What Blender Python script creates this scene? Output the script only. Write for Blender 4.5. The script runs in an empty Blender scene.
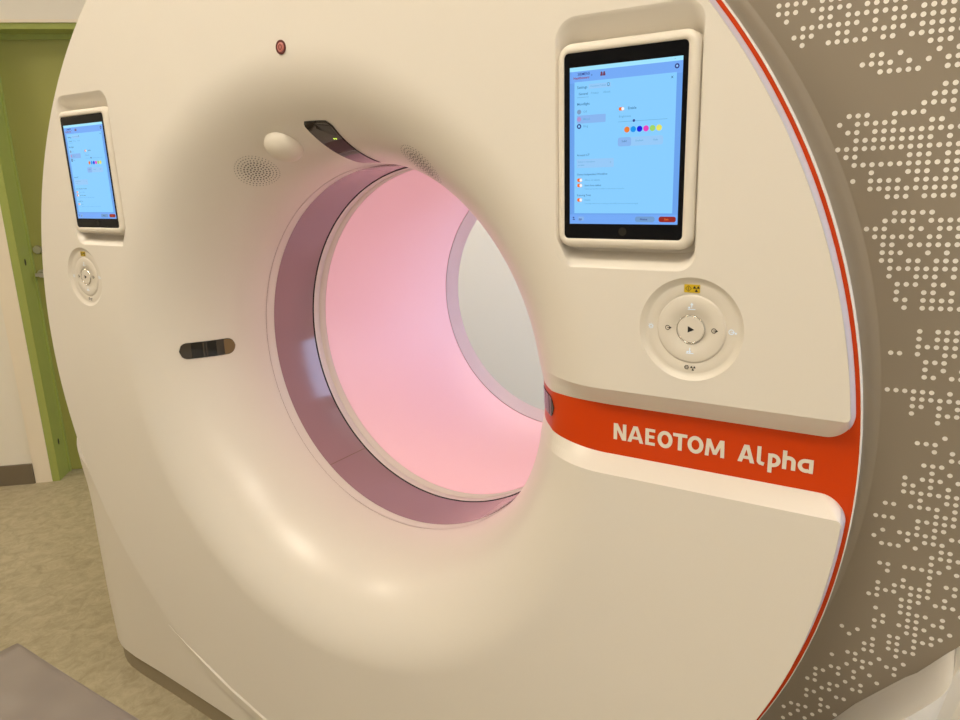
import bpy, bmesh, math, random
from mathutils import Vector, Matrix
from mathutils.geometry import delaunay_2d_cdt
random.seed(4)
C = bpy.context.scene.collection
PI = math.pi
ZB = 1.0            # bore axis height above the floor; gantry geometry is written around the bore axis

# ------------------------------------------------------------------ materials
def srgb(r, g, b):
    f = lambda c: (c/255/12.92) if c/255 <= .04045 else ((c/255+.055)/1.055)**2.4
    return (f(r), f(g), f(b), 1)
def mat(name, col, rough=.5, spec=.5, emit=None, es=1.0, metal=0, coat=0, coat_rough=.05, trans=0):
    m = bpy.data.materials.new(name); m.use_nodes = True
    b = m.node_tree.nodes['Principled BSDF']
    b.inputs['Base Color'].default_value = col
    b.inputs['Roughness'].default_value = rough
    b.inputs['Specular IOR Level'].default_value = spec
    b.inputs['Metallic'].default_value = metal
    b.inputs['Coat Weight'].default_value = coat
    b.inputs['Coat Roughness'].default_value = coat_rough
    b.inputs['Transmission Weight'].default_value = trans
    if emit:
        b.inputs['Emission Color'].default_value = emit
        b.inputs['Emission Strength'].default_value = es
    return m
def noise_bump(m, scale, strength, dist=.001, detail=3):
    nt = m.node_tree; b = nt.nodes['Principled BSDF']
    tc = nt.nodes.new('ShaderNodeTexCoord'); n = nt.nodes.new('ShaderNodeTexNoise'); bp = nt.nodes.new('ShaderNodeBump')
    n.inputs['Scale'].default_value = scale; n.inputs['Detail'].default_value = detail
    bp.inputs['Strength'].default_value = strength; bp.inputs['Distance'].default_value = dist
    nt.links.new(tc.outputs['Object'], n.inputs['Vector']); nt.links.new(n.outputs['Fac'], bp.inputs['Height'])
    nt.links.new(bp.outputs['Normal'], b.inputs['Normal'])
def noise_color(m, scale, c1, c2, detail=6, p1=.3, p2=.7, rough=.6, stretch=(1, 1, 1)):
    nt = m.node_tree; b = nt.nodes['Principled BSDF']
    tc = nt.nodes.new('ShaderNodeTexCoord'); mp = nt.nodes.new('ShaderNodeMapping'); n = nt.nodes.new('ShaderNodeTexNoise'); r = nt.nodes.new('ShaderNodeValToRGB')
    mp.inputs['Scale'].default_value = stretch
    n.inputs['Scale'].default_value = scale; n.inputs['Detail'].default_value = detail; n.inputs['Roughness'].default_value = rough
    n.inputs['Distortion'].default_value = .6
    r.color_ramp.elements[0].position = p1; r.color_ramp.elements[0].color = c1
    r.color_ramp.elements[1].position = p2; r.color_ramp.elements[1].color = c2
    nt.links.new(tc.outputs['Object'], mp.inputs['Vector']); nt.links.new(mp.outputs['Vector'], n.inputs['Vector'])
    nt.links.new(n.outputs['Fac'], r.inputs['Fac']); nt.links.new(r.outputs['Color'], b.inputs['Base Color'])

M = {}
M['cover'] = mat('cream_lacquer', (.80, .750, .672, 1), .29, .55); noise_bump(M['cover'], 900, .05, .0004)
M['panel'] = mat('cream_panel_plastic', (.76, .705, .615, 1), .36)
M['housing'] = mat('tablet_housing_plastic', (.80, .74, .64, 1), .38)
M['trim'] = mat('cover_edge_cool_light', (.62, .60, .62, 1), .3)  # cover edge with its cool daylight put into a grey base colour
M['orange'] = mat('orange_lacquer', srgb(208, 64, 0), .33, .3)
M['letter'] = mat('cream_lettering', (.80, .73, .62, 1), .5)
M['lip'] = mat('cream_lip', (.80, .72, .62, 1), .4)
M['grey'] = mat('warm_grey_lacquer', srgb(150, 138, 121), .42); noise_bump(M['grey'], 700, .08, .0004)
M['dot'] = mat('cream_printed_dots', (.93, .89, .82, 1), .5)
M['lens'] = mat('mauve_scan_window', srgb(158, 126, 132), .10, .8)
M['black'] = mat('black_gap', (.01, .008, .008, 1), .5)
M['seam'] = mat('brown_seam', srgb(120, 88, 66), .6)
M['liner'] = mat('glowing_pink_liner', srgb(236, 198, 202), .45, .4, emit=(1.0, .52, .60, 1), es=.235)
M['rear'] = mat('pale_rear_ring', (.82, .82, .84, 1), .4)
M['glass'] = mat('black_glass', (.004, .004, .005, 1), .04, .14)
M['smoke'] = mat('smoked_glass', (.045, .035, .025, 1), .05, .6)
M['smoke2'] = mat('smoked_glass_inner', (.012, .010, .008, 1), .06, .5)
M['smoke3'] = mat('smoked_glass_window', srgb(120, 98, 66), .15, .5)
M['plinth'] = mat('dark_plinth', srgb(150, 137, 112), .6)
M['brown_red'] = mat('dark_red_ring', srgb(92, 22, 16), .3)
M['rose'] = mat('rose_sensor', srgb(196, 120, 112), .3)
M['dark'] = mat('dark_print', (.012, .010, .008, 1), .5)
M['yellow'] = mat('yellow_label', srgb(214, 182, 24), .5)
M['led'] = mat('lit_icon', (.5, .55, .6, 1), .5, emit=(.75, .88, 1, 1), es=.45)
M['chrome'] = mat('polished_metal', (.8, .78, .74, 1), .15, metal=1)
M['green_led'] = mat('green_led', (.1, .2, .02, 1), .5, emit=(.75, 1, .12, 1), es=2.0)
M['vinyl'] = mat('grey_vinyl', srgb(124, 114, 105), .42); noise_bump(M['vinyl'], 7, .7, .05, 1)
M['carbon'] = mat('table_shell', srgb(150, 140, 128), .4)
M['wall'] = mat('cream_wall_paint', srgb(236, 229, 214), .85); noise_bump(M['wall'], 300, .1, .001)
M['ceiling'] = mat('ceiling_paint', srgb(238, 230, 212), .9)
M['trimw'] = mat('white_door_trim', srgb(238, 226, 204), .6)
M['green'] = mat('green_door_paint', srgb(158, 158, 84), .45)
M['green2'] = mat('green_frame_paint', srgb(160, 170, 88), .4)
M['skirting'] = mat('brown_skirting', srgb(116, 104, 84), .6)
M['floor'] = mat('linoleum', srgb(160, 138, 94), .5)
noise_color(M['floor'], 20, srgb(156, 144, 116), srgb(184, 173, 145), 12, .36, .62, .75, (1.1, .9, 1))
M['lamp'] = mat('lamp_diffuser', (.8, .8, .8, 1), .5, emit=(1, .885, .71, 1), es=17.8)
M['metal'] = mat('brushed_handle', (.6, .58, .54, 1), .35, metal=1)
M['sky'] = mat('daylit_pane', (.5, .6, .8, 1), .5, emit=(.50, .66, 1, 1), es=4.2)
# colours shown on the tablets
SC = dict(strip=(.36, .78, 1), head=(.17, .40, .92), page=(.14, .36, .84), panel=(.24, .61, 1), navy=(.02, .03, .22), text=(.04, .17, .36),
          textl=(.13, .40, .70), pale=(.30, .58, .93), row=(.24, .46, .86), red=(.30, .015, .01), maroon=(.16, .03, .08), orange=(.85, .16, .02), white=(.95, .97, 1),
          c1=(.85, .20, .03), c2=(.0, .30, .86), c3=(.0, .01, .75), c4=(.80, .05, .50), c5=(.35, .66, .14), c6=(.80, .78, .12), grey=(.20, .32, .52), rosy=(.42, .30, .62), btn=(.16, .33, .62))
for k, v in SC.items():
    M['s_'+k] = mat('screen_'+k, (.01, .01, .01, 1), .12, .15, emit=v+(1,), es=1.0)

# ------------------------------------------------------------------ object helpers
def link(name, me, parent=None):
    o = bpy.data.objects.new(name, me); C.objects.link(o)
    if parent: 
        o.parent = parent
    return o
def tag(o, label=None, cat=None, group=None, kind=None):
    if label: o['label'] = label
    if cat: o['category'] = cat
    if group: o['group'] = group
    if kind: o['kind'] = kind
    return o
def empty(name, loc, label, cat, group=None):
    o = bpy.data.objects.new(name, None); o.location = loc; o.empty_display_size = .1; C.objects.link(o)
    return tag(o, label, cat, group)

class MB:
    """collects verts/faces of one mesh; coordinates are absolute, the object is placed at its parent's origin"""
    def __init__(s): s.v = []; s.f = []; s.m = []; s.sm = []
    def add(s, verts, faces, m=0, smooth=False):
        k = len(s.v); s.v += [tuple(p) for p in verts]
        for f in faces: s.f.append([k+i for i in f]); s.m.append(m); s.sm.append(smooth)
    def grid(s, rows, m=0, smooth=True, wrap=False, flip=False):
        n = len(rows[0]); v = [p for r in rows for p in r]; f = []
        for i in range(len(rows)-1):
            for j in range(n if wrap else n-1):
                a, b = i*n+j, i*n+(j+1) % n; q = [a, b, b+n, a+n]
                f.append(q[::-1] if flip else q)
        s.add(v, f, m, smooth)
    def box(s, c, d, m=0):
        x, y, z = c; a, b, e = d[0]/2, d[1]/2, d[2]/2
        v = [(x+i*a, y+j*b, z+k*e) for i in (-1, 1) for j in (-1, 1) for k in (-1, 1)]
        s.add(v, [(0, 1, 3, 2), (4, 6, 7, 5), (0, 4, 5, 1), (2, 3, 7, 6), (0, 2, 6, 4), (1, 5, 7, 3)], m)
    def poly(s, pts, m=0): s.add(pts, [list(range(len(pts)))], m)
    def build(s, name, mats, parent=None, fix=False):
        off = Vector((0, 0, 0))
        if parent:
            p = parent
            while p: off += p.location; p = p.parent
        me = bpy.data.meshes.new(name)
        me.from_pydata([Vector(p)-off for p in s.v], [], s.f)
        if not isinstance(mats, (list, tuple)): mats = [mats]
        for m in mats: me.materials.append(M[m] if isinstance(m, str) else m)
        for p, mi, sm in zip(me.polygons, s.m, s.sm): p.material_index = mi; p.use_smooth = sm
        if fix:
            bm = bmesh.new(); bm.from_mesh(me); bmesh.ops.remove_doubles(bm, verts=bm.verts, dist=1e-5)
            bmesh.ops.recalc_face_normals(bm, faces=bm.faces); bm.to_mesh(me); bm.free()
        me.update()
        return link(name, me, parent)
def arc(cx, cz, r, a0, a1, n):
    return [(cx+r*math.cos(math.radians(a0+(a1-a0)*i/n)), cz+r*math.sin(math.radians(a0+(a1-a0)*i/n))) for i in range(n+1)]
def rrect(x0, x1, z0, z1, r, n=8):
    if not isinstance(r, (tuple, list)): r = (r,)*4       # corners: top-right, top-left, bottom-left, bottom-right
    return (arc(x1-r[0], z1-r[0], r[0], 0, 90, n)+arc(x0+r[1], z1-r[1], r[1], 90, 180, n) +
            arc(x0+r[2], z0+r[2], r[2], 180, 270, n)+arc(x1-r[3], z0+r[3], r[3], 270, 360, n))
def at(pts, y, dz=ZB): return [(x, y, z+dz) for x, z in pts]
def circle(cx, cz, r, n=64): return [(cx+r*math.cos(2*PI*i/n), cz+r*math.sin(2*PI*i/n)) for i in range(n)]
def inside(p, poly):
    x, y = p; c = False; j = len(poly)-1
    for i in range(len(poly)):
        xi, yi = poly[i]; xj, yj = poly[j]
        if (yi > y) != (yj > y) and x < (xj-xi)*(y-yi)/(yj-yi)+xi: c = not c
        j = i
    return c

# ------------------------------------------------------------------ the scanner gantry
gantry = empty('ct_scanner', (0, .55, 0), 'large cream CT scanner gantry with a round bore glowing pink inside, standing on the floor', 'CT scanner')
RF, RR, YR, PE = .603, .407, .256, 1.9          # funnel: face radius, bore radius, depth
def prof(phi): return RF-(RF-RR)*max(0, math.sin(phi))**(2/PE), YR*(1-max(0, math.cos(phi))**(2/PE))
def pnorm(phi):
    e = 2-2/PE; a, b = -max(0, math.sin(phi))**e/(RF-RR), -max(0, math.cos(phi))**e/YR; l = math.hypot(a, b); return a/l, b/l
def phi_y(y): return math.acos((1-y/YR)**(PE/2))
def FP(phi, ang, off=0):
    """point on the funnel, ang in degrees, off = height above the surface"""
    r, y = prof(phi); nr, ny = pnorm(phi); r += nr*off; y += ny*off; a = math.radians(ang)
    return (r*math.cos(a), y, r*math.sin(a)+ZB)
def FZ(phi, z, depth=0):
    """point on the right of the funnel at height z, sunk by depth"""
    if phi < 0: r, y = RF-phi, 0; nr, ny = 0, -1
    else: (r, y), (nr, ny) = prof(phi), pnorm(phi)
    x = math.sqrt(r*r-z*z); k = depth
    return ((x-nr*x/r*k), y-ny*k, z-nr*z/r*k+ZB)

ZT, ZTI, ZL, ZLI, DB = .0738, .0410, -.0578, -.0365, .03
def zli(phi): return ZLI+.0145*min(1, max(0, prof(phi)[1])/.06) if phi > 0 else ZLI
XC, ZC, RC = .7263, .1722, .0700
XT, ZTC = .6290, .4115
front = MB()
# flat face: C-shaped outline with the band slot on the right, tablet recesses and control dishes cut out
def cover_loop(R, zt, zl, rc, y):
    xc = math.sqrt((R-rc)**2-(zt+rc)**2); a1 = math.degrees(math.atan2(zt+rc, xc))
    xl = math.sqrt((R-rc)**2-(-zl+rc)**2); a2 = math.degrees(math.atan2(zl-rc, xl))
    xs = math.sqrt(RF**2-zt**2)
    pts = [(xs+(xc-xs)*i/20, zt) for i in range(20)]
    pts += arc(xc, zt+rc, rc, -90, a1, 14)
    pts += arc(0, 0, R, a1, 360+a2, 220)[1:-1]
    pts += arc(xl, zl-rc, rc, a2, 90, 14)
    x0 = math.sqrt(RF**2-zl**2)
    pts += [(xl+(x0-xl)*i/20, zl) for i in range(1, 21)]
    return pts
outer = cover_loop(.9300, ZT, ZL, .006, 0)
base_loop = cover_loop(.9322, ZTI, ZLI, .034, .03)
a_lo, a_hi = -math.degrees(math.asin(-ZL/RF)), math.degrees(math.asin(ZT/RF))
NA = 240
inner = arc(0, 0, RF, a_lo+360, a_hi, NA)[1:-1]
outline = outer+inner
holes = []
for s in (1, -1):
    x0 = s*XT
    holes.append(rrect(x0-.1010, x0+.1010, .2490, .5790, (.026, .030, .026, .026)))
    holes.append(circle(s*XC, ZC, RC, 72))
pts = []; edges = []
for lp in [outline]+holes:
    k = len(pts); pts += [Vector(p) for p in lp]; edges += [(k+i, k+(i+1) % len(lp)) for i in range(len(lp))]
vv, _, ff, *_r = delaunay_2d_cdt(pts, edges, [], 0, 1e-6)
keep = []
for f in ff:
    c = (sum(vv[i][0] for i in f)/3, sum(vv[i][1] for i in f)/3)
    if inside(c, outline) and not any(inside(c, h) for h in holes): keep.append(list(f)[::1])
front.add([(v[0], 0, v[1]+ZB) for v in vv], [f for f in keep], 0, False)
# tablet recesses
for s in (1, -1):
    x0 = s*XT
    h0 = rrect(x0-.1010, x0+.1010, .2490, .5790, (.026, .030, .026, .026))
    h1 = rrect(x0-.0985, x0+.0985, .2530, .5740, (.026, .030, .026, .026))
    h2 = rrect(x0-.0975, x0+.0975, .2680, .5480, .022)
    h3 = rrect(x0-.0970, x0+.0970, .2700, .5460, .020)
    front.grid([at(h0, 0), at(h1, .0022), at(h2, .029), at(h3, .031)], 0, True, True)
    front.poly(at(h3, .031))
# chamfer along the slot and round the rim (cool light on the edge facing outwards is coloured in below)
n = len(outer)
mid = [((a[0]+b[0])/2, (a[1]+b[1])/2) for a, b in zip(outer, base_loop)]
front.grid([at(outer, 0), at(mid, .015), at(base_loop, .03), at(base_loop, .034)], 0, False)
# funnel wall with the slot for the orange band
NP = 56; th = []
for i in range(NP+1):
    phi = PI/2*i/NP; r, y = prof(phi)
    a0 = math.degrees(math.asin(ZT/r)); a1 = 360-math.degrees(math.asin(-ZL/r))
    row = []
    for j in range(NA+1): row.append(FP(phi, a0+(a1-a0)*j/NA))
    th.append(row)
front.grid(th, 0, True)
def slot_depth(phi):
    y = prof(phi)[1] if phi > 0 else 0
    return .0035+(DB-.0035)*max(0, 1-y/.05)**1.3 if y < .13 else .0035*max(0, 1-(y-.13)/.04)
rows_t = []; rows_b = []
for i in range(NP+1):
    phi = PI/2*i/NP; d = slot_depth(phi)
    rows_t.append([FZ(phi, ZT, 0), FZ(phi, (ZT+ZTI)/2, d/2), FZ(phi, ZTI, d)])
    rows_b.append([FZ(phi, ZL, 0), FZ(phi, (ZL+zli(phi))/2, d/2), FZ(phi, zli(phi), d)])
front.grid(rows_t, 0, False); front.grid(rows_b, 0, False)
rows_c = []
for i in range(NP+1):
    phi = PI/2*i/NP
    if prof(phi)[1] < .125: continue
    rows_c.append([FZ(phi, zli(phi)+(ZTI-zli(phi))*j/6, slot_depth(phi)) for j in range(7)])
front.grid(rows_c, 0, True)
fc = front.build('front_cover', 'cover', gantry, False)

# low ridge across the foot of the disc
rg = MB(); RP = [(-.600, -.729), (-.577, -.743), (-.491, -.781), (-.37, -.832), (-.256, -.868), (-.13, -.889), (0, -.896), (.13, -.889), (.256, -.868), (.37, -.832), (.491, -.781), (.577, -.743), (.600, -.729)]
rr_ = []
for q in range(121):
    x = -.60+1.2*q/120
    for (a, p), (b_, p2) in zip(RP, RP[1:]):
        if a <= x <= b_: z = p+(p2-p)*(x-a)/(b_-a); break
    t = min(1, (.601-abs(x))/.16)
    rr_.append([(x, 0.0004, z+.0045*t+ZB), (x, -.0034*t, z+ZB), (x, -.0030*t, z-.003*t+ZB), (x, .0004, z-.030*t+ZB)])
rg.grid(rr_, 0, False)
rg.build('seam_ridge', 'cover', gantry)
# rim of the cover, its cool side light painted as a pale strip
rim = MB(); i0 = 20+8; i1 = n-20-8
rim.grid([at([(x*1.0004, z*1.0004) for x, z in outer[i0:i1]], .0008), at([(x*1.0008, z*1.0008) for x, z in base_loop[i0:i1]], .0292)], 0, True)
rim.build('edge_strip', 'trim', gantry)

# orange band with its ring, and the lettering on it
band = MB()
rr = []
for R_, y_ in ((.911, .0301), (.9382, .0301)): rr.append(at(circle(0, 0, R_, 220), y_))
band.grid(rr, 0, False, True)
band.grid([at(arc(0, 0, R_, -7.5, 8.5, 24), .03) for R_ in (.880, .912)], 0, False)
rows_o = []
for i in [-24, -12, -1]+list(range(NP+1)):
    phi = PI/2*i/NP if i >= 0 else {-24: -.3100, -12: -.15, -1: -.001}[i]
    if i >= 0 and prof(phi)[1] > .135: continue
    rows_o.append([FZ(phi, (zli(phi)-.0006)+(ZTI-zli(phi)+.0012)*j/8, slot_depth(phi)-.0002) for j in range(9)])
band.grid(rows_o, 0, True)
ob = band.build('accent_band', 'orange', gantry)
lipm = MB()
lipm.grid([at(circle(0, 0, R_, 220), y_) for R_, y_ in ((.9380, .0292), (.9388, .0288), (.9393, .0300), (.9393, .045))], 0, True, True)
lipm.build('outer_lip', 'lip', gantry)

let = MB(); LY = .0290; NLET = [0]
def ly():
    NLET[0] += 1; return LY-NLET[0]*2.5e-6
def stroke(pl, w=.0056, close=False):
    q = [Vector(p) for p in pl]; nseg = len(q) if close else len(q)-1
    for i in range(nseg):
        a, b = q[i], q[(i+1) % len(q)]; d = (b-a).normalized(); nrm = Vector((-d.y, d.x))*w/2
        yy = ly(); let.add([(p.x, yy, p.y+ZB) for p in (a-nrm, b-nrm, b+nrm, a+nrm)], [(0, 1, 2, 3)])
    for i in range(len(q)):
        if close or 0 < i < len(q)-1: yy = ly(); let.poly([(x, yy, z+ZB) for x, z in circle(q[i].x, q[i].y, w/2, 12)])
def flatpoly(pl): yy = ly(); let.poly([(x, yy, z+ZB) for x, z in pl])
B0, T0 = -.0120, .0135; W = .0057; h = W/2
def cap_N(x0, x1):
    stroke([(x0+h, B0), (x0+h, T0)]); stroke([(x1-h, B0), (x1-h, T0)])
    flatpoly([(x0+.0005, T0), (x0+.0066, T0), (x1-.0005, B0), (x1-.0066, B0)])
def cap_A(x0, x1):
    c = (x0+x1)/2
    flatpoly([(x0, B0), (x0+.0060, B0), (c+.0018, T0), (c-.0034, T0)]); flatpoly([(x1, B0), (x1-.0060, B0), (c-.0018, T0), (c+.0034, T0)])
    stroke([(x0+.0055, B0+.0072), (x1-.0055, B0+.0072)], .0044)
def cap_E(x0, x1):
    stroke([(x0+h, B0), (x0+h, T0)])
    for z in (B0+.0024, (B0+T0)/2+.0004, T0-.0024): stroke([(x0+.001, z), (x1-(.001 if z != (B0+T0)/2+.0004 else .002), z)], .0047)
def cap_O(x0, x1):
    cx, cz = (x0+x1)/2, (B0+T0)/2; a, b = (x1-x0)/2-h, (T0-B0)/2+.0004-h
    stroke([(cx+a*math.cos(2*PI*i/32), cz+b*math.sin(2*PI*i/32)) for i in range(32)], W, True)
def cap_T(x0, x1):
    stroke([((x0+x1)/2, B0), ((x0+x1)/2, T0)], .0058); stroke([(x0, T0-.0025), (x1, T0-.0025)], .0050)
def cap_M(x0, x1):
    flatpoly([(x0, B0), (x0+.0054, B0), (x0+.0074, T0), (x0+.0020, T0)]); flatpoly([(x1, B0), (x1-.0054, B0), (x1-.0060, T0), (x1-.0006, T0)])
    c = (x0+x1)/2
    flatpoly([(x0+.0022, T0), (x0+.0076, T0), (c+.0030, B0+.003), (c-.0020, B0+.003)]); flatpoly([(x1-.0010, T0), (x1-.0066, T0), (c-.0024, B0+.003), (c+.0028, B0+.003)])
cap_N(.6088, .6290); cap_A(.6308, .6558); cap_E(.6583, .6742); cap_O(.6770, .6992); cap_T(.6998, .7204); cap_O(.7210, .7436); cap_M(.7458, .7728)
cap_A(.7908, .8132)
stroke([(.8185, T0+.001), (.8185, B0+.005), (.8200, B0+.0030), (.8255, B0+.0018)], .0052)                                   # l
stroke([(.8330, -.0205), (.8330, .0068)], .0054)
XH = .0073; XM = (XH+B0)/2
def ell(cx, cz, rx, rz, a0, a1, n=16): return [(cx+rx*math.cos(math.radians(a0+(a1-a0)*i/n)), cz+rz*math.sin(math.radians(a0+(a1-a0)*i/n))) for i in range(n+1)]
stroke(ell(.8365, XM, .0072, .0070, 118, -118), .0053)                       # p
stroke([(.8512, B0), (.8512, T0+.001)], .0054)
stroke(ell(.8566, XH-.0076, .0058, .0050, 165, 0, 10)+[(.8624, B0)], .0054)  # h
stroke(ell(.8776, XM, .0074, .0070, 75, 300), .0053)                         # a
stroke([(.8790, XH-.0026), (.8866, XH-.0026)], .0052)
stroke([(.8841, B0), (.8841, XH)], .0052)
lt = let.build('lettering', 'letter', ob); lt['label'] = 'cream lettering NAEOTOM Alpha on the orange band'

# grey dotted flange around the disc
side = MB(); NS = 220
def flange_out(a):
    hw, hz = 1.14, 1.02; c, s = math.cos(a), math.sin(a); p = 2.3
    k = (abs(c/hw)**p+abs(s/hz)**p)**(-1/p); return (k*c, k*s)
ang = [2*PI*i/NS for i in range(NS)]
fl = [(.9300, .036), (.9302, .090), (.9320, .122), (.9355, .143), (.9400, .154), (.9450, .1585), (.9500, .1600)]
side.grid([[(r*math.cos(a), y, r*math.sin(a)+ZB) for a in ang] for r, y in fl], 0, True, True)
ff0 = [(.950*math.cos(a), .1600, .950*math.sin(a)+ZB) for a in ang]
fo = []
for a in ang:
    x, z = flange_out(a); 
    
    fo.append((x, .1605, max(z, -.93)+ZB))
side.grid([ff0, fo], 0, False, True)
side.grid([fo, [(x*1.006, .168, (z-ZB)*1.006+ZB) for x, y, z in fo], [(x*1.008, .185, (z-ZB)*1.008+ZB) for x, y, z in fo], [(x*1.008, .25, (z-ZB)*1.008+ZB) for x, y, z in fo]], 0, True, True)
# printed dots: (row, first column, run length, first column, run length ...)
DOT_RUNS = [
(50,-19,4,-14,3),(49,-19,3,-15,5,-9,6),(48,-18,1,-14,2,-11,7,-3,4),(47,-16,7,-8,1,-6,7),(46,-17,3,-12,2,-9,5,-3,5),(45,-16,1,-13,5,-7,2,-4,6),(44,-2,3),
(43,-8,2,-5,1,-1,1,1,1),(42,-9,4,-4,1,-2,1,0,2),(41,-7,5,0,2),(39,0,2),(38,-1,3),(37,-2,4),(36,-10,3,-5,4,1,1),(35,-11,1,-9,5,-1,2),(34,-10,2,-7,10),
(33,-9,9,1,1),(32,-11,14),(31,-10,2,-3,3,1,2),(30,-9,12),(29,-7,1,-3,3,1,2),(28,-9,1,-7,4,-2,5),(27,-7,10),(26,-5,3,-1,4),(24,-4,5),(23,-5,4,0,4),
(22,-7,3,-2,2,1,3),(21,-6,5,0,2,3,1),(20,-5,2,-2,6),(19,-5,3,0,1,2,1),(18,-5,2,-2,2,1,3),(17,-4,8),(16,-4,1,-1,3,3,1),(15,-3,3,1,2),(14,-3,1,0,2,3,1),
(13,-3,2,0,4),(12,-2,1,0,5),(9,0,1,2,3),(8,0,1,2,3),(7,0,5),(6,-3,2,0,1,3,2),(5,1,3),(4,1,1,3,1,5,1),(3,1,2,4,2),(1,-3,6,4,1),(0,0,6),(-1,0,2,3,1,5,1),
(-2,0,1,3,3),(-3,3,1),(-5,4,1),(-6,1,3),(-7,3,1,5,1),(-8,5,2),(-9,2,3),(-10,3,1,5,1),(-11,0,1,2,3,6,1),(-12,0,2,3,1,5,1),(-13,0,7),(-14,2,1,5,2),
(-15,-2,2,1,4,6,1),(-16,4,3),(-17,-3,3,2,5),(-18,2,1,4,2),(-19,-2,1,0,5,6,2),(-20,-3,1,1,1,3,3),(-21,-2,3,2,1,5,2),(-22,4,4),(-23,4,1,6,1),
(-24,-2,2,1,5,7,1),(-25,-1,1,4,1),(-26,1,1,4,1,6,2),(-27,-2,1,0,5,7,1),(-28,-2,3,2,3,6,1),(-29,-3,2,1,3,5,3),(-30,1,2,8,1),(-31,-2,1,1,4,6,1),
(-32,-1,1,2,2,5,2),(-33,-2,2,1,4,7,1),(-34,-2,1,2,2,5,2),(-35,-6,1,-4,1,0,2,3,3),(-36,-5,1,-2,1,0,2,3,1),(-37,-3,2,0,4),(-38,-3,2,1,1),(-39,-5,2,-1,1,2,1),
(-40,-7,1,-4,3,0,2),(-41,-5,1,-3,1,1,1),(-42,-7,2,-4,1,-2,1),(-43,-9,2,-6,1,-4,1,-1,1),(-44,-9,1,-5,1,-3,1),(-45,-10,2,-7,2,-4,2),(-46,-8,2),(-47,-10,2,-6,2),
(-48,-10,1,-8,1),(-49,-8,2),(-50,-12,3,-8,1,-6,1),(-51,-13,1,-11,1,-9,1),(-52,-12,1,-10,1),(-53,-13,1)]
G = [[.010374, .000448], [-.000174, .010382], [-.001061, .000437], [-.00023, -.000849], [6e-05, -.000141], [.985395, .068577]]
def dot_xz(i, j):
    F = [i, j, i*i/100, i*j/100, j*j/100, 1]
    return sum(F[k]*G[k][0] for k in range(6)), sum(F[k]*G[k][1] for k in range(6))
def dot_at(i, j):
    x, z = dot_xz(i, j)
    side.poly([(x+.0032*math.cos(2*PI*k/14), .1593, z+.0032*math.sin(2*PI*k/14)+ZB) for k in range(14)], 1)
for run in DOT_RUNS:
    b = run[0]
    for k in range(1, len(run), 2):
        for i in range(run[k], run[k]+run[k+1]): dot_at(i, b)
    # the print carries on towards the outer edge in the same broken rows
    rng = random.Random(b*7+1); on = True
    for i in range(-12, 14):
        x, z = dot_xz(i, b)
        if rng.random() < .3: on = not on
        if on and 1.056-.112*z < x < 1.08: dot_at(i, b)
side.build('side_cover', ['grey', 'dot'], gantry)
# body behind the flange and the rear face
body = MB()
fo2 = [(x*1.0, y, z) for x, y, z in fo]
def sc(k, y): return [(x*k, y, (z-ZB)*k+ZB) for x, _, z in fo]
body.grid([sc(1.0, .24), sc(1.0, 1.12), sc(.985, 1.16), sc(.96, 1.18)], 0, True, True)
body.grid([sc(.96, 1.18), [(.62*math.cos(a), 1.18, .62*math.sin(a)+ZB) for a in ang]], 0, False, True)
body.grid([[(r*math.cos(a), y, r*math.sin(a)+ZB) for a in ang] for r, y in ((.62, 1.18), (.56, 1.172), (.50, 1.15), (.44, 1.11), (.39, 1.07), (.376, 1.056))], 0, True, True)
body.build('rear_housing', 'cover', gantry)

# bore: beige collar, mauve scan window, inner collar, glowing liner, rear ring
def ring(name, pr, m, par=gantry, N=200):
    b = MB(); b.grid([[(r*math.cos(2*PI*i/N), y, r*math.sin(2*PI*i/N)+ZB) for i in range(N)] for r, y in pr], 0, True, True)
    return b.build(name, m, par)
ring('bore_seam', [(.4072, .2555), (.4076, .2572)], 'seam')
ring('bore_collar', [(.4066, .2570), (.4066, .2812)], 'cover')
lens = ring('scan_window', [(.4062, .2812), (.4062, .4135)], 'lens')
ring('gap_line', [(.4062, .4135), (.4085, .4140), (.4085, .4165), (.4045, .4170)], 'black')
ring('inner_collar', [(.4045, .4170), (.4040, .436), (.4052, .4368), (.4052, .4378), (.4035, .4385), (.4035, .4590)], 'cover')
ring('bore_liner', [(.4030, .4590), (.4030, .74), (.4030, 1.0230)], 'liner')
ring('rear_ring', [(.4015, 1.0232), (.392, 1.036), (.382, 1.048), (.3762, 1.0558)], 'rear')
# faint joint in the scan window
j = MB(); ja = 231.5
j.add([(.4058*math.cos(math.radians(ja+k)), y, .4058*math.sin(math.radians(ja+k))+ZB) for y in (.2825, .4125) for k in (-.12, .12)], [(0, 1, 3, 2)])
j.build('window_joint', 'seam', lens)

# laser window at the top of the funnel
def patch(fn, u, v, lim=None):
    return [[fn(a, b) for b in v] for a in u]
def fpatch(mb, y0, y1, a0, a1, off, m, rc=.0, nu=26, nv=12):
    """rectangular patch on the funnel between depths y0..y1 and angles a0..a1 with rounded front corners"""
    p0, p1 = phi_y(y0), phi_y(y1); rows = []
    for i in range(nu+1):
        t = i/nu; phi = p0+(p1-p0)*t; d = min(t, 1-t)*nu
        s = 1 - rc*(1-min(1, d/2.5))**2
        c = (a0+a1)/2; hw = (a1-a0)/2*s
        rows.append([FP(phi, c-hw+2*hw*k/nv, off) for k in range(nv+1)])
    mb.grid(rows, m, True)
lw = MB()
fpatch(lw, .0575, .211, 84.0, 92.5, .0006, 1, .25)
fpatch(lw, .0605, .208, 84.4, 92.1, .0014, 0, .22)
lwo = lw.build('laser_window', ['smoke', 'smoke2'], gantry); lwo['label'] = 'curved smoked glass laser window'
li = MB()
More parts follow.
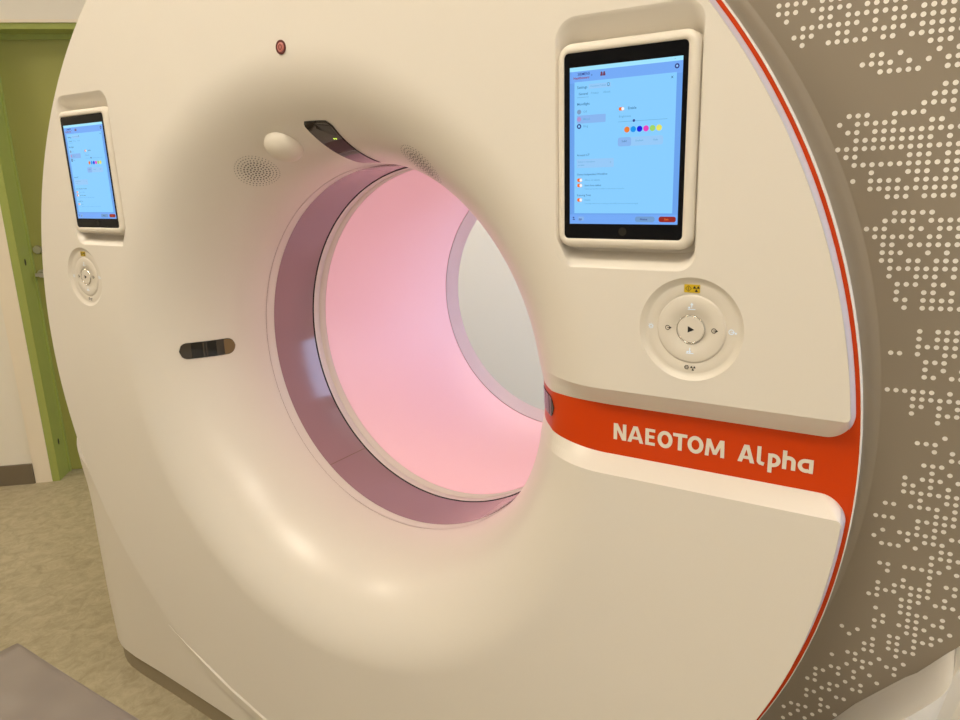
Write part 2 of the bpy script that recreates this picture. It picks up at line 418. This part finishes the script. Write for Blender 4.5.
p = [(.066, 85.0), (.063, 88.8), (.071, 89.4), (.084, 87.0), (.088, 85.3)]
li.poly([FP(phi_y(y), a, .0019) for y, a in p]); 
li.build('dark_reflection', 'smoke2', lwo)  # darker reflection in the glass, drawn as a flat dark patch
gl = MB()
for a in (86.3, 86.95): gl.poly([FP(phi_y(.095)+.008*math.sin(t*PI/4), a+.22*math.cos(t*PI/4), .0022) for t in range(8)])
gl.build('indicator_light', 'green_led', lwo)

# pill windows at the sides of the funnel
def pill(name, base_ang, y0, y1, hw, zc=0, mats=('smoke', 'panel', 'smoke2', 'smoke3')):
    p0, p1 = phi_y(y0), phi_y(y1)
    N_ = 200; sl = [0]; 
    for i in range(N_):
        pa, pb = p0+(p1-p0)*i/N_, p0+(p1-p0)*(i+1)/N_; (ra, ya), (rb, yb) = prof(pa), prof(pb); sl.append(sl[-1]+math.hypot(ra-rb, ya-yb))
    L = sl[-1]
    def ph(s_):
        s_ = max(-.02, min(L+.02, s_)); return p0+(p1-p0)*s_/L
    sg = 1 if base_ang == 0 else -1
    def P3(s_, z, off):
        z += zc; r, y = prof(ph(s_)); nr, ny = pnorm(ph(s_)); x = math.sqrt(r*r-z*z); k = off-(slot_depth(ph(s_)) if sg > 0 else 0)
        return (sg*(x+nr*x/r*k), y+ny*k, z+nr*z/r*k+ZB)
    b = MB()
    # surface strip rows so that it follows the curvature
    def strip(s0, s1, off, m, hw_, ins):
        rows = []; K = 24
        for i in range(K+1):
            s_ = s0+(s1-s0)*i/K
            e = min(s_-ins, L-ins-s_); z = hw_ if e >= hw_ else math.sqrt(max(0, hw_**2-(hw_-e)**2))
            rows.append([P3(s_, -z+2*z*k/6, off) for k in range(7)])
        b.grid(rows, m, True)
    strip(-.003, L+.003, .0005, 1, hw+.003, -.003)
    strip(-.0008, L+.0008, .0009, 2, hw+.0008, -.0008)
    strip(0, L, .0014, 0, hw, 0)
    strip(L*.22, L*.42, .0018, 2, hw*.98, 0); strip(L*.50, L*.66, .0018, 2, hw*.98, 0); strip(L*.80, L*.995, .0018, 3, hw*.98, 0)
    strip(L*.455, L*.47, .0020, 2, hw*.98, 0)
    o = b.build(name, list(mats), gantry); return o
pl = pill('laser_window', 180, .059, .168, .0185, .001); pl['label'] = 'pill-shaped smoked glass laser window at the left of the funnel'
pr = pill('laser_window', 0, .0465, .125, .0170, .0145, ('smoke', 'orange', 'smoke2', 'smoke2')); pr['label'] = 'pill-shaped smoked glass laser window in the orange band'

# loudspeaker grilles: rings of small dark holes
for a_c, y_c in ((117.1, .1035), (60.2, .0865)):
    g = MB(); pc = phi_y(y_c); r0 = prof(pc)[0]; sp = math.hypot(.2*math.cos(pc), .256*math.sin(pc))
    for k in range(0, 8):
        nn = 1 if k == 0 else 6*k
        for i in range(nn):
            t = 2*PI*i/nn+k*.2; da = .0063*k*math.cos(t); ds = .0063*k*math.sin(t); q = .0018 if k < 5 else (.0013 if k < 7 else .0010)
            g.poly([FP(pc+(ds+q*math.sin(w*PI/4))/sp, a_c+math.degrees((da+q*math.cos(w*PI/4))/r0), .0005) for w in range(8)])
    o = g.build('speaker_grille', 'dark', gantry)
# camera dome
dm = MB(); pc = phi_y(.090); ac = 103.3; r0 = prof(pc)[0]; sp = math.hypot(.2*math.cos(pc), .256*math.sin(pc))
rows = []
for i in range(13):
    t = PI/2*i/12; rad = .0375*math.cos(t); hh = .0005+.026*math.sin(t)
    rows.append([FP(pc+rad*math.sin(w)/sp, ac+math.degrees(rad*math.cos(w)/r0), hh) for w in [2*PI*q/40 for q in range(40)]])
dm.grid(rows, 0, True, True)
o = dm.build('camera_dome', 'housing', gantry); o['label'] = 'small smooth cream dome beside the loudspeaker holes'
# red sensor above the funnel
sn = MB(); sx, sz = .0065, .6015
def stack(mb, cx, cz, prs, m=0, n=48, cap=True):
    mb.grid([at(circle(cx, cz, r, n), y) for r, y in prs], m, True, True)
    if cap: mb.poly(at(circle(cx, cz, prs[-1][0], n), prs[-1][1]), m)
stack(sn, sx, sz, [(.0118, .0002), (.0116, -.0015), (.0100, -.0020), (.0080, -.0010)], 0)
stack(sn, sx, sz, [(.0080, -.0012), (.0060, -.0022)], 1)
sn.grid([at(circle(sx, sz, r, 32), -.0024) for r in (.0042, .0030)], 0, False, True)
o = sn.build('status_light', ['brown_red', 'rose'], gantry); o['label'] = 'small dark red round sensor with rose centre'

# pedestal cover, below and beside the disc
ped = MB()
def interp(tb, x):
    if x <= tb[0][0]: return tb[0][1]
    for (a, p), (b, q) in zip(tb, tb[1:]):
        if x <= b: return p+(q-p)*(x-a)/(b-a)
    return tb[-1][1]
def sect():
    s = []
    for i in range(35):
        x = .97*i/34; s.append((x, (.016 if x < .25 else .016-.012*(x-.25)/.25) if x < .50 else .004 if x < .70 else .004+.051*((x-.70)/.27)**1.7))
    for k in range(1, 9):
        t = k/8*PI/2; x = .97+.060*math.sin(t); s.append((x, .055+(x-.97)*.31+.062*(1-math.cos(t))))
    s += [(1.05, .152), (1.09, .159), (1.14, .161), (1.180, .166), (1.192, .180), (1.192, .4), (1.192, .8), (1.192, 1.10)]
    return s
SEC = sect()
TB_B = [(.72, -.56), (.80, -.605), (.857, -.600), (.92, -.515), (.955, -.464), (1.008, -.394), (1.037, -.352), (1.059, -.333), (1.075, -.325), (1.098, -.295), (1.138, -.235), (1.181, -.185), (1.26, -.175)]
TB_A = [(.72, -.55), (.80, -.595), (.857, -.588), (.92, -.500), (1.008, -.378), (1.075, -.285), (1.138, -.197), (1.181, -.165), (1.26, -.165)]
TB_L = [(.72, -.53), (.80, -.42), (.88, -.400), (.97, -.375), (1.03, -.345), (1.078, -.290), (1.12, -.225), (1.16, -.185), (1.26, -.175)]
def ztop(x, sgn):
    if x < .72: return -math.sqrt(.926**2-x*x)+.05
    return interp(TB_B if sgn > 0 else TB_L, x)
Y_LOW = [(0, .010), (.4, .012), (.56, .021), (.72, .029), (.85, .033), (.93, .041), (.97, .055)]
W_TB = [(-.93, 0), (-.85, .006), (-.75, .011), (-.60, .013), (-.50, .013), (-.445, .018), (-.40, .030), (-.36, .037), (-.32, .044), (-.28, .055)]
def widen(x, z):
    w = interp(W_TB, z)
    return x+w*max(0, min(1, (x-.85)/.12))-.1*w*max(0, min(1, (x-1.05)/.08))
def front_y(x, y, z):
    if x > .97: return y
    k = max(0, min(1, (-z-.55)/.39)); return y+k*(interp(Y_LOW, x)-y)
for sgn in (1, -1):
    grid = []
    for (x, y) in SEC:
        zt_ = ztop(widen(x, -.3), sgn)
        if y >= .15: zt_ = interp(TB_A, widen(x, -.25))
        yb = front_y(x, y, -.94)
        col = [(sgn*(x-.006 if x > .5 else x), yb+.006, -.942+ZB)]
        for k in range(29):
            z = -.940+(zt_+.940)*k/28
            col.append((sgn*widen(x, z), front_y(x, y, z), z+ZB))
        xx = widen(x, zt_); za = max(zt_+.003, interp(TB_A, xx)) if xx > .72 and (sgn > 0 or xx > 1.0) else zt_+.003
        if y < .15: col.append((sgn*xx, .162, za+ZB))
        else: col.append((sgn*(xx-.14*min(1, max(0, (x-1.09)/.1))), max(y, .172), zt_+.012+ZB))
        grid.append(col)
    ped.grid(grid, 0, False, False, sgn < 0)
pc_ = ped.build('pedestal_cover', 'cover', gantry, True)
pm = pc_.data
for p in pm.polygons: p.use_smooth = True
pm.set_sharp_from_angle(angle=math.radians(17))
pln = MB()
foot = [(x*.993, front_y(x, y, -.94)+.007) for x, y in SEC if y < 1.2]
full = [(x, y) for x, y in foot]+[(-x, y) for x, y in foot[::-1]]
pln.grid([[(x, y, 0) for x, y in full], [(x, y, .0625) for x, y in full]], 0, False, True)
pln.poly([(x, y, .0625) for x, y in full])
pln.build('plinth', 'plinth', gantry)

# round control panels
def control(sgn):
    cx, cz = sgn*XC, ZC
    root = MB()
    stack(root, cx, cz, [(RC, 0), (.0655, .0035), (.0615, .0062), (.0600, .0060), (.0470, .0060), (.0462, .0066), (.0455, .0046), (.0440, .0040), (.0205, .0040), (.0198, .0052), (.0190, .0052)], 0, 96)
    cp = root.build('control_panel', 'panel', gantry)
    g = MB(); g.grid([at(circle(cx, cz, r, 96), y) for r, y in ((.0468, .0058), (.0460, .0052), (.0452, .0044))], 0, True, True)
    sb = MB(); stack(sb, cx, cz, [(.0178, .0050), (.0178, .0030), (.0170, .0024), (.0150, .0026)], 0, 48)
    st = sb.build('start_button', 'panel', cp)
    br = MB(); br.grid([at(circle(cx, cz, r, 48), y) for r, y in ((.0194, .0048), (.0190, .0022), (.0182, .0022), (.0178, .0048))], 0, True, True)
    br.build('button_ring', 'chrome', st)
    tm = MB(); tm.poly(at([(cx-.0036, cz+.0044), (cx-.0036, cz-.0044), (cx+.0052, cz)], .0022)); tm.build('start_icon', 'dark', st)
    def ic(name, dx, dz, m, fn, y=.0036, par=cp):
        b = MB(); fn(b, cx+dx, cz+dz, y); return b.build(name, m, par)
    def ringed(b, x, z, y, r=.0034, w=.0008, n=20): b.grid([at(circle(x, z, q, n), y) for q in (r, r-w)], 0, False, True)
    def quad(b, x0, x1, z0, z1, y): b.poly(at([(x0, z0), (x1, z0), (x1, z1), (x0, z1)], y))
    def trefoil(b, x, z, y, r=.0050):
        for k in range(3):
            a = 90+120*k+180; b.poly(at([(x+q*math.cos(math.radians(a+t)), z+q*math.sin(math.radians(a+t))) for q, t in ((r*.28, -28), (r, -30), (r, 0), (r, 30), (r*.28, 28))], y))
        b.poly(at(circle(x, z, r*.18, 10), y))
    lab = MB(); lab.poly(at(rrect(cx-.0115, cx+.0095, .0490+cz, .0600+cz, .001, 3), .0054)); lb = lab.build('warning_label', 'yellow', cp)
    def warn(b, x, z, y):
        trefoil(b, x+.0058, z, y, .0044)
        d = .0042; o1 = [(x-.0046, z+d), (x-.0046+d, z), (x-.0046, z-d), (x-.0046-d, z)]; d = .0034; o2 = [(x-.0046, z+d), (x-.0046+d, z), (x-.0046, z-d), (x-.0046-d, z)]
        b.grid([at(o1, y), at(o2, y)], 0, False, True); quad(b, x-.0050, x-.0042, z-.0022, z+.0022, y)
    ic('warning_icon', -.0010, .0545, 'dark', warn, .0050, lb)
    def bed_up(b, x, z, y):
        quad(b, x-.0052, x+.0052, z-.0040, z-.0030, y); quad(b, x-.0006, x+.0006, z-.001, z+.0028, y); b.poly(at([(x-.0022, z+.0022), (x+.0022, z+.0022), (x, z+.0056)], y)); ringed(b, x-.0032, z-.0012, y, .0013, .0013, 10)
    def bed_dn(b, x, z, y):
        quad(b, x-.0052, x+.0052, z-.0030, z-.0018, y); quad(b, x-.0006, x+.0006, z+.000, z+.0052, y); b.poly(at([(x-.0022, z+.0006), (x+.0022, z+.0006), (x, z-.0024)], y)); ringed(b, x-.0032, z-.0004, y, .0013, .0013, 10)
    ic('table_up_icon', .0000, .0305, 'led', bed_up); ic('table_down_icon', -.0002, -.0305, 'led', bed_dn)
    def arr(b, x, z, y, d=1):
        ringed(b, x, z, y, .0034, .0009); quad(b, x-.0006, x+.0034, z-.0005, z+.0005, y); b.poly(at([(x+.0026, z+.0018), (x+.0026, z-.0018), (x+.0056, z)], y))
    ic('table_in_icon', -.0315, .0000, 'dark', arr); ic('table_out_icon', .0305, .0005, 'dark', arr)
    def lamp(b, x, z, y):
        ringed(b, x, z, y, .0026, .0010)
        for k in range(8): a = k*PI/4; b.poly(at([(x+.0030*math.cos(a-.2), z+.0030*math.sin(a-.2)), (x+.0046*math.cos(a), z+.0046*math.sin(a)), (x+.0030*math.cos(a+.2), z+.0030*math.sin(a+.2))], y))
    ic('light_icon', -.0555, .0000, 'led', lamp, .0054)
    def rel(b, x, z, y): ringed(b, x-.0016, z, y, .0036, .0010); quad(b, x-.002, x+.003, z-.0004, z+.0004, y); quad(b, x+.0030, x+.0052, z-.0026, z-.0002, y)
    ic('release_icon', .0540, .0005, 'led', rel, .0054)
    def stop(b, x, z, y): ringed(b, x-.0046, z, y, .0034, .0009, 6); ringed(b, x-.0046, z, y, .0018, .0006, 8); trefoil(b, x+.0040, z-.0006, y, .0036)
    ic('stop_icon', .0005, -.0530, 'dark', stop, .0054)
    return cp
control(1); control(-1)

# ------------------------------------------------------------------ tablets docked in the recesses
def text_polys(body, size):
    cu = bpy.data.curves.new('t', 'FONT'); cu.body = body; cu.size = size; cu.offset = size*.012; cu.resolution_u = 2
    o = bpy.data.objects.new('t', cu); C.objects.link(o)
    dg = bpy.context.evaluated_depsgraph_get(); me = o.evaluated_get(dg).to_mesh()
    v = [(p.co.x, p.co.y) for p in me.vertices]; f = [list(p.vertices) for p in me.polygons]
    o.evaluated_get(dg).to_mesh_clear(); bpy.data.objects.remove(o); bpy.data.curves.remove(cu)
    return v, f
def make_tablet():
    cx, cz = XT, ZTC
    root = empty('tablet_computer', (cx, 0, cz-.134+ZB), 'tablet', 'tablet', 'tablets docked in the scanner front')
    hs = MB(); w, hh = .0965, .1345
    def L(dx, dz, r, e=0): return rrect(cx-w+dx, cx+w-dx-e, cz-hh+dz, cz+hh-dz, r)
    hs.grid([at(L(.004, .004, .018), .0305), at(L(.000, .000, .020), .020), at(L(.0, .0, .020), .004), at(L(.0012, .0012, .019), -.0006), at(L(.0040, .0040, .0165), -.0034), at(L(.0080, .0090, .010), -.0040), at(L(.0107, .0128, .0065, .0026), -.0036), at(L(.0107, .0128, .0065, .0026), -.0020)], 0, True, True)
    hs.poly(at(L(.004, .004, .018), .0305)[::-1])
    ho = hs.build('housing', 'housing', root)
    g = MB(); gw, gh = .0859, .1218
    g.poly(at(rrect(cx-gw, cx+gw-.0026, cz-gh, cz+gh, .0065), -.0026)); go = g.build('glass', 'glass', root)
    # home button: dark ring
    hb = MB(); hb.grid([at(circle(cx+.001, cz-gh+.0105, r, 24), -.0029) for r in (.0058, .0050)], 0, False, True); hb.poly(at(circle(cx+.001, cz-gh+.0105, .005, 24), -.0028)); 
    hb.build('home_button', mat('home_button_glass', (.018, .016, .012, 1), .3, .2), root)
    # screen
    sx0, sx1, sz1, sz0 = cx-gw+.0086, cx+gw-.0096, cz+gh-.0185, cz+gh-.2232
    names = list(SC); mats = ['s_'+k for k in names]; s = MB(); sw, sh = sx1-sx0, sz1-sz0
    lev = {'y': -.0030}
    def uv(u, v): return (sx0+u*sw, sz1-(v+interp([(0, 0), (.10, -.008), (.14, -.0155), (.30, -.025), (.44, -.032), (.505, -.030), (.56, -.010), (.72, -.004), (.90, 0), (1, 0)], v))*sh)
    def R(u0, u1, v0, v1, c, r=0, up=1):
        (xa, za), (xb, zb) = uv(u0, v1), uv(u1, v0)
        p = rrect(xa, xb, za, zb, r, 5) if r else [(xb, zb), (xa, zb), (xa, za), (xb, za)]
        s.poly(at(p, lev['y']-.00004*up), names.index(c))
    def D(u, v, r, c, up=3, n=20):
        x, z = uv(u, v); s.poly(at(circle(x, z, r*sw, n), lev['y']-.00004*up), names.index(c))
    def T(u, v, body, size, c, up=3, bold=0):
        vv, f = text_polys(body, size*sw*.86); x, z = uv(u, v)
        s.add([(x+a, lev['y']-.00004*up, z+b-size*sw*.3+ZB) for a, b in vv], f, names.index(c))
    def TG(u, v): R(u-.024, u+.024, v-.011, v+.011, 'orange', .0018, 3); D(u+.012, v, .013, 'white', 4)
    R(0, 1, 0, 1, 'page', 0, 0); R(0, 1, 0, .028, 'strip'); R(0, 1, .028, .105, 'head'); R(.045, .952, .098, .93, 'panel', 0, 2); R(0, 1, .938, 1, 'head')
    T(.075, .047, 'SIEMENS', .036, 'navy'); T(.035, .072, 'Healthineers', .034, 'red'); T(.20, .060, '>', .03, 'navy')
    for du in (-.012, .012): D(.31+du, .052, .009, 'maroon'); R(.31+du-.011, .31+du+.011, .058, .072, 'maroon', 0, 3)
    D(.952, .060, .020, 'navy', 3, 10); D(.952, .060, .009, 'pale', 4)
    T(.93, .008, '..', .03, 'navy', 3)
    T(.905, .125, 'x', .045, 'text')
    T(.07, .140, 'Settings', .036, 'text'); R(.18, .385, .122, .155, 'pale', 0, 3); T(.195, .138, 'Connected Tablets', .022, 'textl', 4); R(.352, .372, .122, .148, 'text', .001, 4); R(.356, .368, .126, .144, 'panel', 0, 5)
    T(.085, .183, 'General', .032, 'text'); T(.20, .183, 'Privacy', .030, 'textl'); T(.315, .183, 'About', .030, 'textl'); R(.07, .18, .205, .208, 'textl', 0, 3)
    T(.07, .250, 'Moodlight', .034, 'text')
    D(.090, .302, .020, 'grey'); T(.13, .302, 'Off', .030, 'textl')
    R(.068, .34, .325, .378, 'row', .001, 3); D(.090, .350, .020, 'rosy', 4); T(.13, .350, 'Mood', .030, 'textl', 4)
    D(.090, .397, .021, 'navy'); D(.090, .397, .010, 'panel', 4); T(.13, .397, 'Ring', .030, 'textl')
    TG(.483, .302); T(.54, .300, 'Enable', .034, 'text')
    T(.46, .350, 'Brightness', .030, 'textl'); R(.455, .885, .383, .386, 'textl', 0, 3); D(.596, .382, .011, 'navy', 4)
    for k in range(6): D(.535+k*.0563, .437, .0245, 'c%d' % (k+1))
    R(.455, .855, .482, .528, 'pale', .0030, 3); R(.455, .575, .482, .528, 'row', .0030, 4); T(.49, .505, 'Solid', .026, 'text', 5); T(.61, .505, 'Gradient', .024, 'textl', 5); T(.77, .505, 'Fade', .024, 'textl', 5)
    T(.07, .560, 'Around CT', .030, 'text'); R(.068, .42, .585, .640, 'pale', .001, 3); T(.08, .602, 'Default for microphone', .020, 'textl', 4); T(.08, .622, 'on tablet', .020, 'textl', 4); T(.385, .608, 'v', .02, 'text', 4)
    T(.07, .680, 'Gantry Independent Workflow', .027, 'text'); TG(.097, .716); T(.145, .716, 'Allow on tablets', .026, 'textl'); TG(.097, .750); T(.145, .750, 'Start from tablets', .026, 'text'); T(.145, .772, 'Tablets can start the workflow on this scanner at any time', .0185, 'textl')
    T(.07, .812, 'Scanning Tone', .027, 'text'); TG(.097, .843); T(.145, .843, 'Enable', .026, 'textl'); T(.145, .866, 'Tone plays when a scan is running so that staff in the room can hear the signal', .0185, 'textl')
    R(.03, .045, .955, .962, 'navy', 0, 3); R(.03, .05, .968, .974, 'navy', 0, 3); R(.085, .14, .952, .980, 'row', .001, 3); T(.09, .967, 'pp', .036, 'navy', 4)
    R(.625, .80, .950, .985, 'btn', .0030, 3); T(.67, .967, 'Home', .030, 'navy', 4); R(.835, .985, .950, .985, 'red', .0030, 3); T(.885, .967, 'Exit', .028, 'orange', 4)
    so = s.build('screen', mats, root); so['label'] = 'lit blue settings screen'
    return root
tab = make_tablet()
def copy_tree(o, parent=None):
    c = o.copy(); C.objects.link(c)
    if parent: c.parent = parent
    for ch in list(o.children): copy_tree(ch, c)
    return c
tab2 = copy_tree(tab); tab2.location.x = -XT
tab['label'] = 'near tablet with a bright blue screen, docked right of the bore beside the orange band'
tab2['label'] = 'far slanted tablet docked left of the bore, beside the green door'

# ------------------------------------------------------------------ patient table in front of the bore
pt = empty('patient_table', (0, -1.45, 0), 'patient table with a grey vinyl mattress, its end pointing at the scanner bore', 'patient table')
TX, TY0, TY1, TZ = .226, -.481, -2.35, .652
mb = MB()
def slab(mb, hw, y0, y1, zt, zb, m, sag=.0, rnd=.012, n=24, corner=.03, smooth=True):
    top = []; ny = 40
    prf = []
    for i in range(n+1):
        x = -hw+2*hw*i/n; prf.append((x, zt-sag*(1-(x/hw)**2)))
    ys = [y0, y0-.004, y0-.012]+[y0-.012+(y1-y0+.024)*k/ny for k in range(1, ny)]+[y1+.012, y1]
    rows = []
    for q, y in enumerate(ys):
        e = min(abs(y-y0), abs(y-y1)); dz = -rnd*(1-min(1, e/rnd))**2*.9
        row = [(-hw+.004, y, zb), (-hw, y, zb+.004), (-hw, y, zt-rnd+dz*.3)]+[(x, y, z+dz) for x, z in prf]+[(hw, y, zt-rnd+dz*.3), (hw, y, zb+.004), (hw-.004, y, zb)]
        rows.append(row)
    mb.grid(rows, m, smooth)
    mb.poly(rows[0], m); mb.poly(rows[-1][::-1], m)
    mb.add([rows[0][0], rows[0][-1], rows[-1][-1], rows[-1][0]], [(0, 1, 2, 3)], m)
slab(mb, TX, TY0, TY1, TZ, TZ-.055, 0, .003, .006)
mo = mb.build('mattress', 'vinyl', pt, True)
tb = MB(); slab(tb, .318, -.474, TY1-.03, TZ-.050, TZ-.085, 0, .0, .01); tb.build('tabletop', 'carbon', pt, True)
bs = MB(); 
for (hw, y0, y1, z0, z1) in ((.20, -.95, -2.35, .50, .566), (.17, -1.05, -2.2, .06, .50), (.26, -.95, -2.4, .0, .06)):
    bs.box((0, (y0+y1)/2, (z0+z1)/2), (2*hw, abs(y1-y0), z1-z0))
bs.build('table_base', 'cover', pt)

# ------------------------------------------------------------------ the room
O = Vector((-2.545, .674, 0)); U = Vector((.743, .669, 0)).normalized(); N = Vector((.669, -.743, 0)).normalized()
def RM(s, d, z): return tuple(O+U*s+N*d+Vector((0, 0, z)))
S0, S1, D1, HC = -2.3, 5.2, 6.2, 2.75
def rbox(mb, s0, s1, d0, d1, z0, z1, m=0):
    v = [RM(s, d, z) for s in (s0, s1) for d in (d0, d1) for z in (z0, z1)]
    mb.add(v, [(0, 1, 3, 2), (4, 6, 7, 5), (0, 4, 5, 1), (2, 3, 7, 6), (0, 2, 6, 4), (1, 5, 7, 3)], m)
def struct(name, mb, m): 
    o = mb.build(name, m, None, True); o['kind'] = 'structure'; return o
b = MB(); rbox(b, S0-.2, S1+.2, -.2, D1+.2, -.1, 0); struct('floor', b, 'floor')
b = MB(); rbox(b, S0-.2, S1+.2, -.2, D1+.2, HC, HC+.1); struct('ceiling', b, 'ceiling')
DS0, DS1, DH = .024, .964, 2.030
b = MB(); rbox(b, S0, 0.0, -.15, 0, 0, HC); rbox(b, DS1+.024, S1, -.15, 0, 0, HC); rbox(b, 0, DS1+.024, -.15, 0, 2.056, HC); struct('wall_back', b, 'wall')
b = MB(); rbox(b, S0-.15, S0, -.15, D1+.15, 0, HC); struct('wall_left', b, 'wall')
b = MB(); rbox(b, S0, S1, D1, D1+.15, 0, HC); struct('wall_front', b, 'wall')
# right wall with a window (outside the view; daylight comes from here)
WD0, WD1, WZ0, WZ1 = .8, 5.4, .55, 2.45
b = MB(); rbox(b, S1, S1+.15, -.15, WD0, 0, HC); rbox(b, S1, S1+.15, WD1, D1+.15, 0, HC); rbox(b, S1, S1+.15, WD0, WD1, 0, WZ0); rbox(b, S1, S1+.15, WD0, WD1, WZ1, HC); struct('wall_right', b, 'wall')
b = MB()
for a, c_, e, f in ((WD0, WD1, WZ0, WZ0+.05), (WD0, WD1, WZ1-.05, WZ1), (WD0, WD0+.05, WZ0, WZ1), (WD1-.05, WD1, WZ0, WZ1), ((WD0+WD1)/2-.03, (WD0+WD1)/2+.03, WZ0, WZ1)): rbox(b, S1+.03, S1+.09, a, c_, e, f)
wn = struct('window_1', b, 'trimw')
b = MB(); rbox(b, S1+.055, S1+.06, WD0+.05, WD1-.05, WZ0+.05, WZ1-.05); pn = b.build('window_pane', 'sky', wn)
b = MB(); rbox(b, S0, -.076, 0, .012, 0, .100); rbox(b, DS1+.10, S1, 0, .012, 0, .1); struct('baseboard_back', b, 'skirting')
b = MB(); rbox(b, -.074, 0, 0, .006, 0, 2.054); rbox(b, -.074, DS1+.098, 0, .012, 2.054, 2.066); rbox(b, DS1+.024, DS1+.098, 0, .006, 0, 2.054); struct('trim_1', b, 'trimw')
# door frame, reveal and leaf
b = MB(); rbox(b, 0, DS0+.010, -.13, .003, 0, 2.056); rbox(b, DS1-.010, DS1+.024, -.13, .003, 0, 2.056); rbox(b, 0, DS1+.024, -.13, .003, DH, 2.056)
rbox(b, DS0, DS0+.018, -.128, -.112, 0, DH); rbox(b, DS0, DS1, -.128, -.112, DH-.022, DH)
fr = struct('door_1', b, 'green2')
b = MB(); rbox(b, DS0+.012, DS1-.012, -.150, -.1285, .004, DH-.004); lf = b.build('door_leaf', 'green', fr)
b = MB()
for z in (1.102, ): 
    v = [RM(.067+.020*math.cos(2*PI*k/20), -.128, z+.020*math.sin(2*PI*k/20)) for k in range(20)]; v2 = [RM(.067+.018*math.cos(2*PI*k/20), -.118, z+.018*math.sin(2*PI*k/20)) for k in range(20)]
    b.grid([v, v2], 0, True, True); b.poly(v2)
b.build('door_lock', 'metal', lf)
b = MB()
v = [RM(.067+.020*math.cos(2*PI*k/20), -.128, .990+.020*math.sin(2*PI*k/20)) for k in range(20)]; v2 = [RM(.067+.018*math.cos(2*PI*k/20), -.118, .990+.018*math.sin(2*PI*k/20)) for k in range(20)]
b.grid([v, v2], 0, True, True); b.poly(v2)
rbox(b, .060, .075, -.120, -.070, .983, .998); rbox(b, .060, .19, -.082, -.068, .983, .998)
b.build('door_handle', 'metal', lf)
for z in (1.053, .181):
    b = MB(); v = [RM(DS0+.0105, -.055+.009*math.cos(2*PI*k/16), z+.016*math.sin(2*PI*k/16)) for k in range(16)]; b.poly(v); b.build('bolt_hole', 'black', fr)

# ------------------------------------------------------------------ ceiling lights
LIGHTS = [(1.25, 3.6), (-1.05, .95), (3.6, 3.7), (1.3, 5.4), (2.1, .75), (.42, 2.62)]  # far-end and rear panels are unseen fill light added for face and back wall
where = ['above the foot of the patient table', 'beside the wall left of the green door', 'in front of the window', 'added at the far room end to light the scanner face', 'added between the scanner rear and the wall to brighten it', 'above the left front of the scanner']
for (s, d), wtxt in zip(LIGHTS, where):
    c = Vector(RM(s, d, HC))
    lo = empty('ceiling_light', tuple(c-Vector((0, 0, .05))), 'square ceiling light panel '+wtxt, 'ceiling light', 'ceiling lights')
    b = MB(); hw = .31
    for (a0, a1, b0, b1) in ((-hw, hw, -hw, -hw+.02), (-hw, hw, hw-.02, hw), (-hw, -hw+.02, -hw, hw), (hw-.02, hw, -hw, hw)): rbox(b, s+a0, s+a1, d+b0, d+b1, HC-.05, HC)
    b.build('frame', 'trimw', lo)
    b = MB(); rbox(b, s-hw+.02, s+hw-.02, d-hw+.02, d+hw-.02, HC-.04, HC-.005); b.build('diffuser', 'lamp', lo)

w = bpy.data.worlds.new('world'); bpy.context.scene.world = w; w.use_nodes = True
w.node_tree.nodes['Background'].inputs[0].default_value = (.9, .85, .75, 1); w.node_tree.nodes['Background'].inputs[1].default_value = .3

# ------------------------------------------------------------------ camera
cam = bpy.data.cameras.new('camera'); co = bpy.data.objects.new('camera', cam); C.objects.link(co)
R_ = Vector((.84141741, .53950578, -.03082618)); U_ = Vector((-.10872884, .22490069, .9682963)); F_ = Vector((-.52933428, .81138967, -.2478952))
mw = Matrix.Identity(4)
for i in range(3): mw[i][0] = R_[i]; mw[i][1] = U_[i]; mw[i][2] = -F_[i]
mw[0][3], mw[1][3], mw[2][3] = 1.00874911, -.94600439, .38229769+ZB
co.matrix_world = mw
cam.sensor_width = 36; cam.lens = 728.664311/960*36; cam.clip_start = .01
sc_ = bpy.context.scene; sc_.camera = co
vs = sc_.view_settings; vs.view_transform = 'Standard'; vs.look = 'None'; vs.exposure = 0.0; vs.gamma = 1; vs.use_curve_mapping = False
